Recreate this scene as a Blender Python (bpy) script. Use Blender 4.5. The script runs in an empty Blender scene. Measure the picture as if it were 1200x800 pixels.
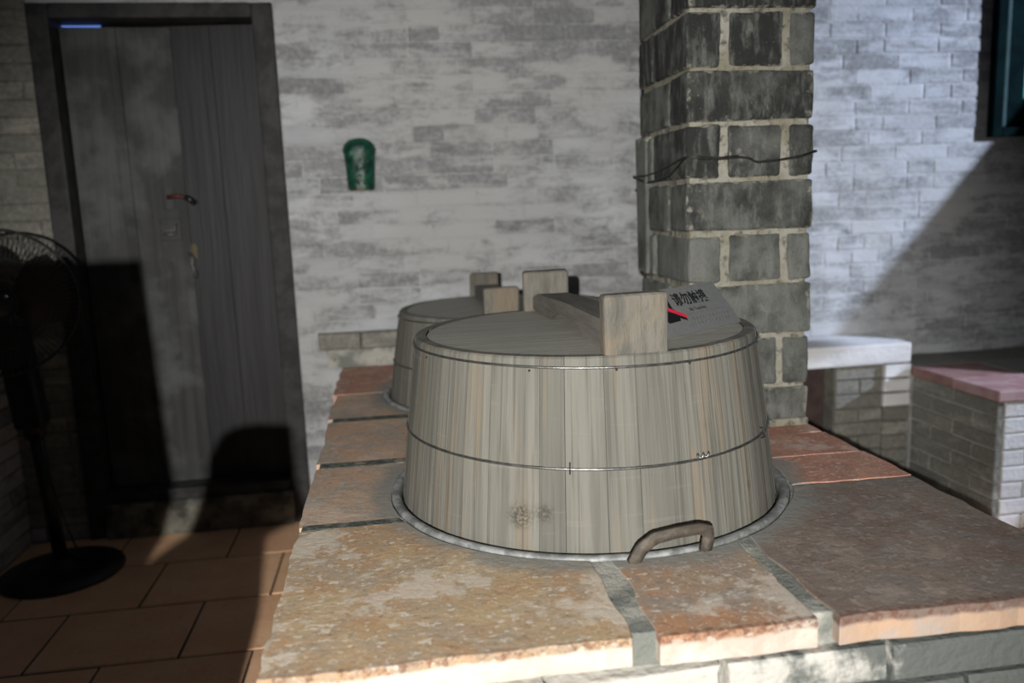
import bpy, bmesh, math, random
from mathutils import Vector, Matrix, noise as mnoise

scene = bpy.context.scene
COL = scene.collection
random.seed(7)
R = math.radians

# ------------------------------------------------------------------ camera
F_PX, PITCH, ROLL, YAW = 950.0, R(9.2), R(2.15), R(-8.0)
CAM = Vector((0.0, 0.0, 1.44))
_fw = Vector((0, math.cos(PITCH), -math.sin(PITCH)))
_up = Vector((0, math.sin(PITCH), math.cos(PITCH)))
_rt = Vector((1, 0, 0))
_ix = _rt * math.cos(ROLL) - _up * math.sin(ROLL)
_iy = _rt * math.sin(ROLL) + _up * math.cos(ROLL)
_rz = Matrix.Rotation(YAW, 3, 'Z')
_fw, _ix, _iy = _rz @ _fw, _rz @ _ix, _rz @ _iy
cd = bpy.data.cameras.new('camera')
cd.sensor_width = 36.0
cd.lens = F_PX / 1200.0 * 36.0
cd.clip_start = 0.02
cd.dof.use_dof = True
cd.dof.focus_distance = 1.85
cd.dof.aperture_fstop = 1.9
cam = bpy.data.objects.new('camera', cd)
COL.objects.link(cam)
cam.matrix_world = Matrix(((_ix.x, _iy.x, -_fw.x, CAM.x), (_ix.y, _iy.y, -_fw.y, CAM.y),
                           (_ix.z, _iy.z, -_fw.z, CAM.z), (0, 0, 0, 1)))
scene.camera = cam

def to_px(p):
    v = Vector(p) - CAM
    z = v.dot(_fw)
    if z < 0.05: return (-1e6, -1e6)
    return (600 + F_PX * v.dot(_ix) / z, 400 - F_PX * v.dot(_iy) / z)

# ------------------------------------------------------------------ world, lights, exposure
w = bpy.data.worlds.new('world'); scene.world = w; w.use_nodes = True
w.node_tree.nodes['Background'].inputs[0].default_value = (0.80, 0.90, 1.12, 1)
w.node_tree.nodes['Background'].inputs[1].default_value = 0.045
vs = scene.view_settings
vs.view_transform = 'Standard'; vs.look = 'None'; vs.gamma = 1.0; vs.exposure = 0.0
vs.use_curve_mapping = False

def spot(name, loc, target, watts, size, blend, radius, color):
    l = bpy.data.lights.new(name, 'SPOT')
    l.energy = watts; l.spot_size = size; l.spot_blend = blend; l.shadow_soft_size = radius; l.color = color
    o = bpy.data.objects.new(name, l); COL.objects.link(o)
    o.location = loc
    o.rotation_euler = (Vector(target) - Vector(loc)).to_track_quat('-Z', 'Y').to_euler()
    return o
KEY = Vector((-0.42, -1.30, 1.63))
spot('display_spotlight', KEY, (0.34, 3.85, 0.50), 670, R(62), 0.7, 0.007, (1.0, 0.985, 0.95))
DAY = Vector((6.5, 1.7, 2.77))
spot('courtyard_daylight', DAY, (2.5, 3.3, 0.9), 1650, R(75), 0.3, 0.05, (0.66, 0.77, 1.0))

# ------------------------------------------------------------------ node helpers
class NT:
    def __init__(s, name):
        s.m = bpy.data.materials.new(name); s.m.use_nodes = True
        s.t = s.m.node_tree; s.n = s.t.nodes; s.l = s.t.links
        s.b = s.n['Principled BSDF']
    def new(s, k): return s.n.new(k)
    def link(s, a, b): s.l.new(a, b)
    def put(s, sock, v):
        if v is None: return
        if hasattr(v, 'is_output'): s.link(v, sock)
        else:
            if isinstance(v, (tuple, list)) and len(v) == 3 and sock.type == 'RGBA': v = (*v, 1)
            sock.default_value = v
    def pos(s): return s.new('ShaderNodeNewGeometry').outputs['Position']
    def obj(s): return s.new('ShaderNodeTexCoord').outputs['Object']
    def rnd(s): return s.new('ShaderNodeObjectInfo').outputs['Random']
    def map(s, v, scale=(1, 1, 1), loc=(0, 0, 0), rot=(0, 0, 0)):
        k = s.new('ShaderNodeMapping'); s.link(v, k.inputs[0])
        s.put(k.inputs['Location'], loc); s.put(k.inputs['Rotation'], rot); s.put(k.inputs['Scale'], scale)
        return k.outputs[0]
    def vadd(s, a, b):
        k = s.new('ShaderNodeVectorMath'); k.operation = 'ADD'; s.put(k.inputs[0], a); s.put(k.inputs[1], b); return k.outputs[0]
    def vmul(s, a, f):
        k = s.new('ShaderNodeVectorMath'); k.operation = 'SCALE'; s.put(k.inputs[0], a); s.put(k.inputs['Scale'], f); return k.outputs[0]
    def dist(s, a, p):
        k = s.new('ShaderNodeVectorMath'); k.operation = 'DISTANCE'; s.put(k.inputs[0], a); s.put(k.inputs[1], p); return k.outputs['Value']
    def noise(s, vec, scale, detail=4, rough=0.55, dist=0.0):
        k = s.new('ShaderNodeTexNoise'); s.link(vec, k.inputs['Vector'])
        k.inputs['Scale'].default_value = scale; k.inputs['Detail'].default_value = detail
        k.inputs['Roughness'].default_value = rough; k.inputs['Distortion'].default_value = dist
        return k.outputs['Fac']
    def voro(s, vec, scale):
        k = s.new('ShaderNodeTexVoronoi'); s.link(vec, k.inputs['Vector']); k.inputs['Scale'].default_value = scale
        return k.outputs['Distance']
    def math(s, op, a, b=0.5, clamp=False):
        k = s.new('ShaderNodeMath'); k.operation = op; k.use_clamp = clamp
        s.put(k.inputs[0], a); s.put(k.inputs[1], b); return k.outputs[0]
    def rng(s, v, a, b, c=0.0, d=1.0, smooth=True):
        k = s.new('ShaderNodeMapRange'); k.clamp = True
        k.interpolation_type = 'SMOOTHSTEP' if smooth else 'LINEAR'
        s.put(k.inputs[0], v)
        for i, q in enumerate((a, b, c, d)): k.inputs[i + 1].default_value = q
        return k.outputs[0]
    def mix(s, f, a, b, mode='MIX'):
        k = s.new('ShaderNodeMix'); k.data_type = 'RGBA'; k.blend_type = mode
        s.put(k.inputs[0], f); s.put(k.inputs[6], a); s.put(k.inputs[7], b); return k.outputs[2]
    def xyz(s, v):
        k = s.new('ShaderNodeSeparateXYZ'); s.link(v, k.inputs[0]); return k.outputs
    def fin(s, color, rough=0.8, height=None, dist=0.004, strength=1.0, metal=0.0, spec=0.4):
        s.put(s.b.inputs['Base Color'], color); s.put(s.b.inputs['Roughness'], rough)
        s.put(s.b.inputs['Metallic'], metal); s.b.inputs['Specular IOR Level'].default_value = spec
        if height is not None:
            k = s.new('ShaderNodeBump'); k.inputs['Strength'].default_value = strength
            k.inputs['Distance'].default_value = dist
            s.link(height, k.inputs['Height']); s.link(k.outputs[0], s.b.inputs['Normal'])
        return s.m

def plain(name, a, b, scale=20, rough=0.8, dist=0.002, metal=0.0, spec=0.4, lo=0.35, hi=0.65):
    t = NT(name); p = t.pos()
    n = t.noise(p, scale, 5)
    c = t.mix(t.rng(n, lo, hi), a, b)
    return t.fin(c, rough, t.noise(p, scale * 4, 4), dist, 1.0, metal, spec)

def wallbrick(name, body, body2, wash, amount, mortar=False, spec=0.2):
    # grey fired brick under patchy lime wash
    t = NT(name); p = t.pos()
    st = t.map(p, (1.0, 1.0, 3.0))
    big = t.noise(st, 1.7, 4, 0.6)
    med = t.noise(st, 6.5, 5, 0.62, 0.4)
    fine = t.noise(p, 55, 5, 0.6)
    r = t.rnd()
    k = t.math('ADD', t.math('MULTIPLY', big, 0.80), t.math('MULTIPLY', med, 0.85))
    if not mortar:
        k = t.math('ADD', k, t.math('MULTIPLY', r, 0.28))
        k = t.math('SUBTRACT', k, 0.14)
    k = t.math('ADD', k, t.math('MULTIPLY', fine, 0.25))
    mask = t.rng(k, 0.86 - amount, 1.20 - amount)
    bc = t.mix(t.math('FRACT', t.math('MULTIPLY', r, 7.31)), body, body2)
    bc = t.mix(t.rng(fine, 0.3, 0.75), t.mix(0.3, bc, (0, 0, 0)), bc)
    wc = t.mix(t.rng(t.noise(st, 3.0, 4), 0.35, 0.65), wash, tuple(x * 0.78 for x in wash))
    wc = t.mix(t.rng(t.noise(p, 1.1, 3), 0.4, 0.62), wc, (wash[0] * 0.85, wash[1] * 0.83, wash[2] * 0.79))
    c = t.mix(mask, bc, wc)
    h = t.math('ADD', t.math('MULTIPLY', med, 0.8), t.math('MULTIPLY', fine, 0.5))
    return t.fin(c, 0.9, h, 0.010, 0.7, 0, spec)

M = {}
M['brick'] = wallbrick('limewashed_brick', (0.28, 0.284, 0.288), (0.37, 0.373, 0.373), (0.55, 0.56, 0.58), 0.12)
M['mortar'] = wallbrick('limewashed_mortar', (0.32, 0.315, 0.305), (0.32, 0.315, 0.305), (0.535, 0.545, 0.56), 0.15, True)
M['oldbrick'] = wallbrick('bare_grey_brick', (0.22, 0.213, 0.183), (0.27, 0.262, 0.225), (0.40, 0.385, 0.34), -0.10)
M['oldmortar'] = wallbrick('bare_mortar', (0.17, 0.162, 0.14), (0.17, 0.162, 0.14), (0.27, 0.26, 0.22), 0.0, True)
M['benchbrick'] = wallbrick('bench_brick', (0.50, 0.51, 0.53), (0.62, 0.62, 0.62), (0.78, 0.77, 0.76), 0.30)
M['benchmortar'] = wallbrick('bench_mortar', (0.45, 0.43, 0.40), (0.45, 0.43, 0.40), (0.66, 0.65, 0.62), 0.2, True)

# chimney block
t = NT('sooty_grey_block'); p = t.pos(); r = t.rnd()
q = t.vadd(p, t.vmul(r, 9))
n1 = t.noise(q, 6, 5, 0.6); n2 = t.noise(t.map(q, (1, 1, .28)), 30, 6, 0.7); n3 = t.noise(p, 140, 4, .75); n4 = t.noise(t.map(q, (1, 1, .6)), 12, 5, .65, .6)
zz = t.xyz(p)[2]
soot = t.math('ADD', t.math('MULTIPLY', n1, 1.1), t.math('MULTIPLY', t.rng(zz, 1.0, 2.0, 0, 1, False), 0.26))
soot = t.math('ADD', soot, t.math('MULTIPLY', r, 0.30))
c = t.mix(t.rng(soot, 0.55, 1.0), (0.185, 0.19, 0.172), (0.030, 0.031, 0.029))
c = t.mix(t.rng(n2, 0.46, 0.68, 0, .65), c, (0.215, 0.22, 0.20))
c = t.mix(t.rng(n4, 0.60, 0.74, 0, .65), c, (0.30, 0.295, 0.255))
c = t.mix(t.rng(n3, 0.30, 0.46, .55, 0), c, (0.035, 0.036, 0.033))
c = t.mix(t.rng(n3, 0.62, 0.72, 0, .6), c, (0.34, 0.33, 0.29))
# mortar smeared over the block edges
gz = t.xyz(t.new('ShaderNodeTexCoord').outputs['Generated'])
fy = t.rng(t.xyz(t.new('ShaderNodeNewGeometry').outputs['Normal'])[1], -.9, -.6, 1, 0)
wob = t.math('MULTIPLY', t.math('SUBTRACT', t.noise(p, 34, 5, .65), .5), .30)
ez = t.math('ADD', t.math('ABSOLUTE', t.math('SUBTRACT', gz[2], .5)), wob)
ex = t.math('ADD', t.math('ABSOLUTE', t.math('SUBTRACT', gz[0], .5)), wob)
sm = t.math('MAXIMUM', t.rng(ez, .46, .50), t.math('MULTIPLY', t.rng(ex, .46, .50), fy))
c = t.mix(t.math('MULTIPLY', sm, .85), c, t.mix(t.rng(n4, .4, .6), (0.25, 0.232, 0.175), (0.36, 0.345, 0.295)))
h = t.math('ADD', n2, t.math('MULTIPLY', n3, .7))
M['block'] = t.fin(c, .85, h, .008, .9, 0, .3)
t = NT('yellowed_mortar'); p = t.pos()
n = t.noise(p, 30, 5, .65); n2 = t.noise(p, 9, 4)
c = t.mix(t.rng(n2, .35, .65), (0.25, 0.232, 0.17), (0.36, 0.345, 0.295)); c = t.mix(t.rng(n, .50, .66), c, (0.12, 0.118, 0.10))
M['blockmortar'] = t.fin(c, .95, n, .012, 1.0, 0, .2)

# stove slabs
W1 = Vector((0.463, 1.996, 0.74)); W2 = Vector((0.43, 3.17, 0.74))
def slabmat(name, a, b, c3, lime, red_edge, spots=.5):
    t = NT(name); p = t.pos(); r = t.rnd()
    q = t.vadd(p, t.vmul(r, 11))
    n1 = t.noise(q, 4.2, 5, .6, .5); n2 = t.noise(q, 10, 7, .7, .4); n3 = t.noise(p, 70, 5, .75); n5 = t.noise(q, 24, 6, .7, .3)
    c = t.mix(t.rng(n1, .38, .60), a, b)
    c = t.mix(t.rng(n2, .43, .62), c, c3)
    c = t.mix(t.rng(n5, .54, .70, 0, .55), c, tuple(x * .55 for x in a))
    c = t.mix(t.rng(n3, .28, .48, .55, 0), c, tuple(x * .40 for x in c3))
    # lime flakes: broad patches, and small specks
    fl = t.math('ADD', t.math('MULTIPLY', n5, .40), t.math('MULTIPLY', t.noise(q, 5.5, 5, .65, .3), .60))
    c = t.mix(t.rng(fl, .515, .585, 0, spots * .8), c, lime)
    sp = t.noise(t.map(q, (1, 1.5, 1)), 52, 3, .55, .2)
    c = t.mix(t.rng(sp, .60, .645, 0, spots), c, lime)
    sp2 = t.noise(q, 95, 3, .6)
    c = t.mix(t.rng(sp2, .62, .68, 0, spots * .9), c, lime)
    # soot / cement ring around the pans
    for w_ in (W1, W2):
        d = t.dist(p, tuple(w_))
        d = t.math('ADD', d, t.math('MULTIPLY', t.noise(p, 9, 5), -.13))
        c = t.mix(t.rng(d, .45, .525, .85, 0), c, (0.27, 0.275, 0.255))
    xy = t.xyz(p)
    # dark red crust with pale grains along the worn front arris
    e = t.math('ADD', xy[1], t.math('MULTIPLY', n5, .05))
    cr = t.math('MULTIPLY', t.rng(e, 1.222, 1.236, 1, 0), t.rng(n3, .40, .55, 1, .25))
    c = t.mix(t.math('MULTIPLY', cr, .8), c, (0.17, 0.075, 0.05))
    # paler broken side of the slab
    e = t.math('ADD', xy[2], t.math('MULTIPLY', t.noise(p, 30, 5, .7), .016))
    c = t.mix(t.rng(e, .728, .737, 1, 0), c, t.mix(t.rng(n2, .4, .62), red_edge, lime))
    h = t.math('ADD', t.math('MULTIPLY', n5, .9), t.math('MULTIPLY', n3, .7))
    return t.fin(c, .76, h, .0032, .85, 0, .3)
M['slab_ochre'] = slabmat('ochre_red_stone', (0.52, 0.32, 0.175), (0.56, 0.42, 0.255), (0.46, 0.36, 0.255), (0.74, 0.66, 0.55), (0.64, 0.52, 0.43), .85)
M['slab_rust'] = slabmat('rust_stone', (0.50, 0.27, 0.15), (0.42, 0.31, 0.22), (0.36, 0.30, 0.25), (0.70, 0.64, 0.55), (0.58, 0.47, 0.39), .8)
M['slab_dark'] = slabmat('smoke_brown_stone', (0.20, 0.14, 0.11), (0.25, 0.195, 0.16), (0.225, 0.19, 0.165), (0.44, 0.37, 0.32), (0.52, 0.35, 0.24), .45)
M['slab_red'] = slabmat('red_sandstone', (0.52, 0.25, 0.175), (0.58, 0.33, 0.24), (0.44, 0.23, 0.17), (0.72, 0.57, 0.48), (0.42, 0.24, 0.17), .75)
M['slab_grey'] = slabmat('grey_brown_stone', (0.62, 0.38, 0.245), (0.57, 0.40, 0.28), (0.44, 0.37, 0.31), (0.74, 0.62, 0.50), (0.48, 0.35, 0.26), .5)
t = NT('grey_cement'); p = t.pos()
n = t.noise(p, 40, 6, .7); n2 = t.noise(p, 8, 4)
c = t.mix(t.rng(n2, .4, .6), (0.22, 0.23, 0.205), (0.50, 0.485, 0.43)); c = t.mix(t.rng(n, .56, .72, 0, .7), c, (0.12, 0.125, 0.11))
M['cement'] = t.fin(c, .95, n, .012, 1, 0, .2)
t = NT('dark_green_cement'); p = t.pos()
n = t.noise(p, 45, 6, .7)
c = t.mix(t.rng(n, .42, .62), (0.085, 0.092, 0.078), (0.20, 0.205, 0.175)); c = t.mix(t.rng(t.noise(p, 16, 4), .56, .66, 0, .7), c, (0.40, 0.36, 0.29))
M['darkcement'] = t.fin(c, .95, n, .012, 1, 0, .2)
t = NT('limed_stove_brick'); p = t.pos()
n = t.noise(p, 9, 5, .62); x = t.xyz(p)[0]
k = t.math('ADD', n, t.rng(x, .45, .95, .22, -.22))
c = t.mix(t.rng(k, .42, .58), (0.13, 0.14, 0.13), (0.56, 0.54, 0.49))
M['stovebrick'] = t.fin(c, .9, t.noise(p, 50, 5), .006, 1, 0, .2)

# wood of the steamer lids : vertical streaks, grey with tan bands
def stave_wood(name, a, b, tan, knots=()):
    t = NT(name); o = t.obj(); r = t.rnd()
    xyz = t.xyz(o); cb = t.new('ShaderNodeCombineXYZ')
    t.link(t.math('MULTIPLY', t.math('ARCTAN2', xyz[1], xyz[0]), .45), cb.inputs[0]); t.link(xyz[2], cb.inputs[2])
    v = t.vadd(cb.outputs[0], t.vmul(r, 3.0))
    s1 = t.noise(t.map(v, (34, 34, 1.0)), 1.0, 4, .6); s2 = t.noise(t.map(v, (130, 130, 2.0)), 1.0, 4, .65)
    s3 = t.noise(t.map(v, (18, 18, 1.2)), 1.0, 3, .5); s4 = t.noise(t.map(v, (55, 55, 2.0)), 1.0, 5, .65)
    c = t.mix(t.rng(s1, .40, .60), a, b)
    c = t.mix(t.rng(s3, .55, .63, 0, .60), c, tan)
    c = t.mix(t.rng(s3, .36, .44, .45, 0), c, tuple(x * .62 for x in a))
    c = t.mix(t.rng(s2, .50, .66, 0, .60), c, tuple(x * .48 for x in a))
    c = t.mix(t.rng(s4, .64, .76, 0, .45), c, tuple(x * .5 for x in a))
    c = t.mix(t.rng(t.math('FRACT', t.math('MULTIPLY', r, 5.7)), 0, 1, 0, .38, False), c, tuple(x * .55 for x in b))
    # fine horizontal saw marks / worn top
    c = t.mix(t.rng(t.noise(t.map(v, (4, 4, 60)), 1.0, 3), .62, .75, 0, .2), c, (0.30, 0.28, 0.24))
    for (kx, ky, kz, kr, ks) in knots:
        d = t.dist(t.vadd(o, t.vmul(t.noise(o, 60, 3), .012)), (kx, ky, kz))
        n = t.math('MULTIPLY', t.rng(d, kr * .35, kr, 1, 0), t.rng(t.noise(o, 170, 4), .36, .56))
        c = t.mix(t.math('MULTIPLY', n, ks), c, (0.05, 0.045, 0.035))
    h = t.math('ADD', t.math('MULTIPLY', s2, 1.0), t.math('MULTIPLY', s1, .6))
    return t.fin(c, .78, h, .0035, .8, 0, .3)
M['stave'] = stave_wood('weathered_stave', (0.165, 0.158, 0.135), (0.212, 0.204, 0.175), (0.245, 0.196, 0.138),
    ((-0.24, -0.415, 0.09, .045, .95), (-0.03, -0.475, 0.21, .02, .8), (-0.03, -.455, .33, .022, .7), (0.18, -.43, .26, .03, .5), (.438, -.15, .075, .065, .95), (.30, -.365, .10, .02, .6), (-.19, -.435, 0.10, .035, .8), (.33, -.29, .2, .015, .8)))
def plank_wood(name, a, b, sc, rough=.75, tan=None, bump=.003, spec=.3):
    t = NT(name); o = t.obj(); r = t.rnd()
    v = t.vadd(o, t.vmul(r, 5.0))
    s1 = t.noise(t.map(v, sc), 1.0, 5, .6); s2 = t.noise(t.map(v, tuple(q * 3.7 for q in sc)), 1.0, 4, .65)
    s3 = t.noise(v, 6, 4, .6)
    c = t.mix(t.rng(s1, .34, .66), a, b)
    c = t.mix(t.rng(s2, .52, .74, 0, .5), c, tuple(q * .5 for q in a))
    if tan: c = t.mix(t.rng(s3, .45, .65, 0, .7), c, tan)
    return t.fin(c, rough, t.math('ADD', s1, s2), bump, .8, 0, spec)
M['lidtop'] = plank_wood('lid_board_wood', (0.36, 0.348, 0.30), (0.44, 0.428, 0.37), (2, 50, 50), .7)
M['grip'] = plank_wood('handle_block_wood', (0.12, 0.112, 0.094), (0.185, 0.172, 0.145), (30, 30, 7), .8, (0.235, 0.185, 0.125), .005)
M['bar'] = plank_wood('handle_bar_wood', (0.15, 0.14, 0.122), (0.21, 0.195, 0.17), (40, 4, 40), .8)
t = NT('door_wood'); p = t.pos(); r = t.rnd()
s1 = t.noise(t.map(p, (22, 22, 1.1)), 1, 5, .62); s2 = t.noise(t.map(p, (90, 90, 3)), 1, 4, .6); s3 = t.noise(p, 3.2, 4, .6)
c = t.mix(t.rng(s1, .35, .68), (0.026, 0.026, 0.0265), (0.048, 0.049, 0.049)); c = t.mix(t.rng(s3, .47, .66, 0, .7), c, (0.10, 0.104, 0.102))
c = t.mix(t.rng(s2, .5, .7, 0, .4), c, (0.03, 0.028, 0.03))
M['doorL'] = t.fin(c, .7, t.math('ADD', s1, s2), .003, .7)
t = NT('door_wood_dark'); p = t.pos()
s1 = t.noise(t.map(p, (22, 22, 1.1)), 1, 5, .62); s2 = t.noise(t.map(p, (90, 90, 3)), 1, 4, .6)
c = t.mix(t.rng(s1, .35, .68), (0.018, 0.0172, 0.019), (0.033, 0.032, 0.0345)); c = t.mix(t.rng(s2, .5, .7, 0, .4), c, (0.014, 0.0125, 0.014))
M['doorR'] = t.fin(c, .6, t.math('ADD', s1, s2), .003, .7)
M['frame'] = plain('door_frame_wood', (0.018, 0.0175, 0.018), (0.042, 0.041, 0.040), 14, .7)
M['threshold'] = plain('threshold_stone', (0.045, 0.042, 0.036), (0.20, 0.19, 0.15), 9, .85, .004)
t = NT('floor_tile'); p = t.pos(); r = t.rnd()
n = t.noise(p, 6, 5, .6); n2 = t.noise(p, 40, 4, .6)
c = t.mix(t.rng(n, .35, .65), (0.80, 0.46, 0.26), (0.88, 0.56, 0.33)); c = t.mix(t.math('MULTIPLY', r, .35), c, (0.60, 0.35, 0.25)); c = t.mix(t.rng(n2, .55, .75, 0, .4), c, (.32, .20, .16))
M['tile'] = t.fin(c, .6, n2, .003, .6)
M['grout'] = plain('floor_grout', (0.05, 0.04, 0.035), (0.09, 0.075, 0.065), 30, .95)
t = NT('cast_iron'); p = t.pos()
n = t.noise(p, 26, 5, .65)
c = t.mix(t.rng(n, .4, .62), (0.055, 0.056, 0.052), (0.15, 0.15, 0.135))
M['iron'] = t.fin(c, .55, t.noise(p, 70, 4), .003, .8, .3)
t = NT('scoured_iron_rim'); p = t.pos()
n = t.noise(p, 22, 5, .65)
c = t.mix(t.rng(n, .38, .62), (0.18, 0.185, 0.18), (0.40, 0.41, 0.40))
M['rim'] = t.fin(c, .6, n, .003, .8, .25)
t = NT('brown_iron_handle'); p = t.pos()
n = t.noise(p, 40, 4, .6)
c = t.mix(t.rng(n, .4, .65), (0.085, 0.070, 0.056), (0.145, 0.12, 0.095))
M['handle'] = t.fin(c, .7, n, .004, .8, .1)
M['wire'] = plain('galvanised_wire', (0.16, 0.16, 0.155), (0.27, 0.27, 0.26), 60, .38, .0005, .85)
M['darkwire'] = plain('black_wire', (0.012, 0.012, 0.012), (0.03, 0.028, 0.025), 60, .5, .0005)
t = NT('green_glaze'); p = t.pos()
n = t.noise(p, 28, 4, .6)
c = t.mix(t.rng(n, .38, .64), (0.004, 0.034, 0.024), (0.012, 0.085, 0.046))
M['glaze'] = t.fin(c, .2, t.noise(p, 60, 4), .006, .9, 0, .5)
M['clay'] = plain('bare_clay', (0.20, 0.11, 0.07), (0.26, 0.16, 0.11), 40, .9)
M['plate'] = plain('brushed_plate', (0.30, 0.30, 0.295), (0.34, 0.34, 0.335), 120, .42, .0003, .55)
M['ink'] = plain('black_print', (0.006, 0.006, 0.007), (0.009, 0.009, 0.01), 30, .5, 0)
M['faint'] = plain('grey_print', (0.13, 0.13, 0.13), (0.15, 0.15, 0.15), 30, .5, 0)
M['red'] = plain('red_print', (0.60, 0.02, 0.05), (0.66, 0.03, 0.06), 30, .45, 0)
M['fanblack'] = plain('fan_black_paint', (0.006, 0.006, 0.007), (0.014, 0.014, 0.015), 30, .35, .0005)
M['fanwire'] = plain('fan_grille_wire', (0.03, 0.03, 0.032), (0.05, 0.05, 0.05), 30, .35, .0005, .5)
M['fanblade'] = plain('fan_blade_grey', (0.006, 0.006, 0.008), (0.009, 0.009, 0.011), 10, .35, .0005)
M['chrome'] = plain('chrome', (0.5, 0.5, 0.55), (0.6, 0.6, 0.65), 30, .15, 0, 1)
M['rustred'] = plain('red_oxide_iron', (0.06, 0.018, 0.015), (0.09, 0.026, 0.022), 60, .6, .001)
M['brass'] = plain('dull_brass', (0.075, 0.06, 0.03), (0.105, 0.085, 0.045), 50, .5, .001, .4)
M['teal'] = plain('teal_paint', (0.003, 0.028, 0.028), (0.006, 0.045, 0.043), 12, .8, .001)
M['tealdark'] = plain('dark_teal_paint', (0.002, 0.007, 0.008), (0.003, 0.012, 0.012), 12, 1.0, .001, 0, .03)
t = NT('daylit_glass'); t.fin((0.02, 0.1, 0.1), .1)
t.b.inputs['Emission Color'].default_value = (0.10, 0.55, 0.60, 1); t.b.inputs['Emission Strength'].default_value = 0.6
M['glass'] = t.m
t = NT('daylight_gap'); t.fin((0.1, 0.15, 0.3), .5)
t.b.inputs['Emission Color'].default_value = (0.12, 0.25, 0.80, 1); t.b.inputs['Emission Strength'].default_value = 0.9
M['gap'] = t.m
t = NT('pink_tile'); p = t.pos(); n = t.noise(p, 12, 4)
c = t.mix(t.rng(n, .4, .6), (0.36, 0.19, 0.18), (0.44, 0.29, 0.28))
M['pinktile'] = t.fin(c, .7, n, .003, .6)
M['redtile'] = plain('dull_red_tile', (0.22, 0.11, 0.10), (0.30, 0.17, 0.15), 12, .8, .003)
M['recessdark'] = plain('recess_shade_brown', (0.05, 0.032, 0.028), (0.08, 0.05, 0.045), 14, .8)  # dark brown painted for the shade in the ledge recess
M['plaster'] = plain('grey_plaster', (0.16, 0.155, 0.14), (0.22, 0.21, 0.19), 4, .95, .003)

# ------------------------------------------------------------------ mesh helpers
def link(name, me, mat, parent=None, loc=(0, 0, 0), rot=(0, 0, 0)):
    o = bpy.data.objects.new(name, me); COL.objects.link(o)
    if mat is not None and not me.materials: me.materials.append(mat)
    o.location = loc; o.rotation_euler = rot
    if parent: o.parent = parent
    return o
def mesh(name, verts, faces, smooth=False):
    me = bpy.data.meshes.new(name); me.from_pydata([tuple(v) for v in verts], [], faces); me.update()
    if smooth: me.polygons.foreach_set('use_smooth', [True] * len(me.polygons))
    return me
def bm_mesh(name, bm, smooth=False):
    bmesh.ops.recalc_face_normals(bm, faces=bm.faces)
    me = bpy.data.meshes.new(name); bm.to_mesh(me); bm.free()
    if smooth: me.polygons.foreach_set('use_smooth', [True] * len(me.polygons))
    return me
def thing(name, label, cat, loc=(0, 0, 0), rot=(0, 0, 0), group=None):
    o = bpy.data.objects.new(name, None); COL.objects.link(o); o.empty_display_size = .1
    o.location = loc; o.rotation_euler = rot
    o['label'] = label; o['category'] = cat
    if group: o['group'] = group
    return o
def tag(o, label, cat, group=None):
    o['label'] = label; o['category'] = cat
    if group: o['group'] = group
    return o
def struct(o): o['kind'] = 'structure'; return o

def chamfer_box(sx, sy, sz, ch=.004, jit=.002, rng=random, back=False):
    """box of size sx,sy,sz centred in x,z; front face at y=-sy, back at 0; front edges chamfered"""
    j = lambda: rng.uniform(-jit, jit)
    hx, hz = sx / 2, sz / 2
    v = []
    for (a, b) in ((-1, -1), (1, -1), (1, 1), (-1, 1)): v.append((a * hx, 0, b * hz))
    for (a, b) in ((-1, -1), (1, -1), (1, 1), (-1, 1)): v.append((a * hx + j(), -sy + ch + j() * .5, b * hz + j()))
    for (a, b) in ((-1, -1), (1, -1), (1, 1), (-1, 1)): v.append((a * (hx - ch) + j(), -sy + j() * .5, b * (hz - ch) + j()))
    f = [(3, 2, 1, 0), (8, 9, 10, 11)]
    for i in range(4):
        k = (i + 1) % 4
        f.append((i, k, 4 + k, 4 + i)); f.append((4 + i, 4 + k, 8 + k, 8 + i))
    return v, f
def box_vf(x0, x1, y0, y1, z0, z1):
    v = [(x0, y0, z0), (x1, y0, z0), (x1, y1, z0), (x0, y1, z0), (x0, y0, z1), (x1, y0, z1), (x1, y1, z1), (x0, y1, z1)]
    f = [(3, 2, 1, 0), (4, 5, 6, 7), (0, 1, 5, 4), (1, 2, 6, 5), (2, 3, 7, 6), (3, 0, 4, 7)]
    return v, f
def join_vf(parts):
    V, Fc = [], []
    for v, f in parts:
        n = len(V); V += list(v); Fc += [tuple(i + n for i in q) for q in f]
    return V, Fc
def bevel_box(name, x0, x1, y0, y1, z0, z1, bev=.004, seg=2, jit=0.0, smooth=False):
    bm = bmesh.new(); v, f = box_vf(x0, x1, y0, y1, z0, z1)
    vs_ = [bm.verts.new((a + random.uniform(-jit, jit), b + random.uniform(-jit, jit), c + random.uniform(-jit, jit))) for a, b, c in v]
    for q in f: bm.faces.new([vs_[i] for i in q])
    if bev > 0: bmesh.ops.bevel(bm, geom=list(bm.edges), offset=bev, segments=seg, affect='EDGES', profile=.6)
    return bm_mesh(name, bm, smooth)
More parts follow.
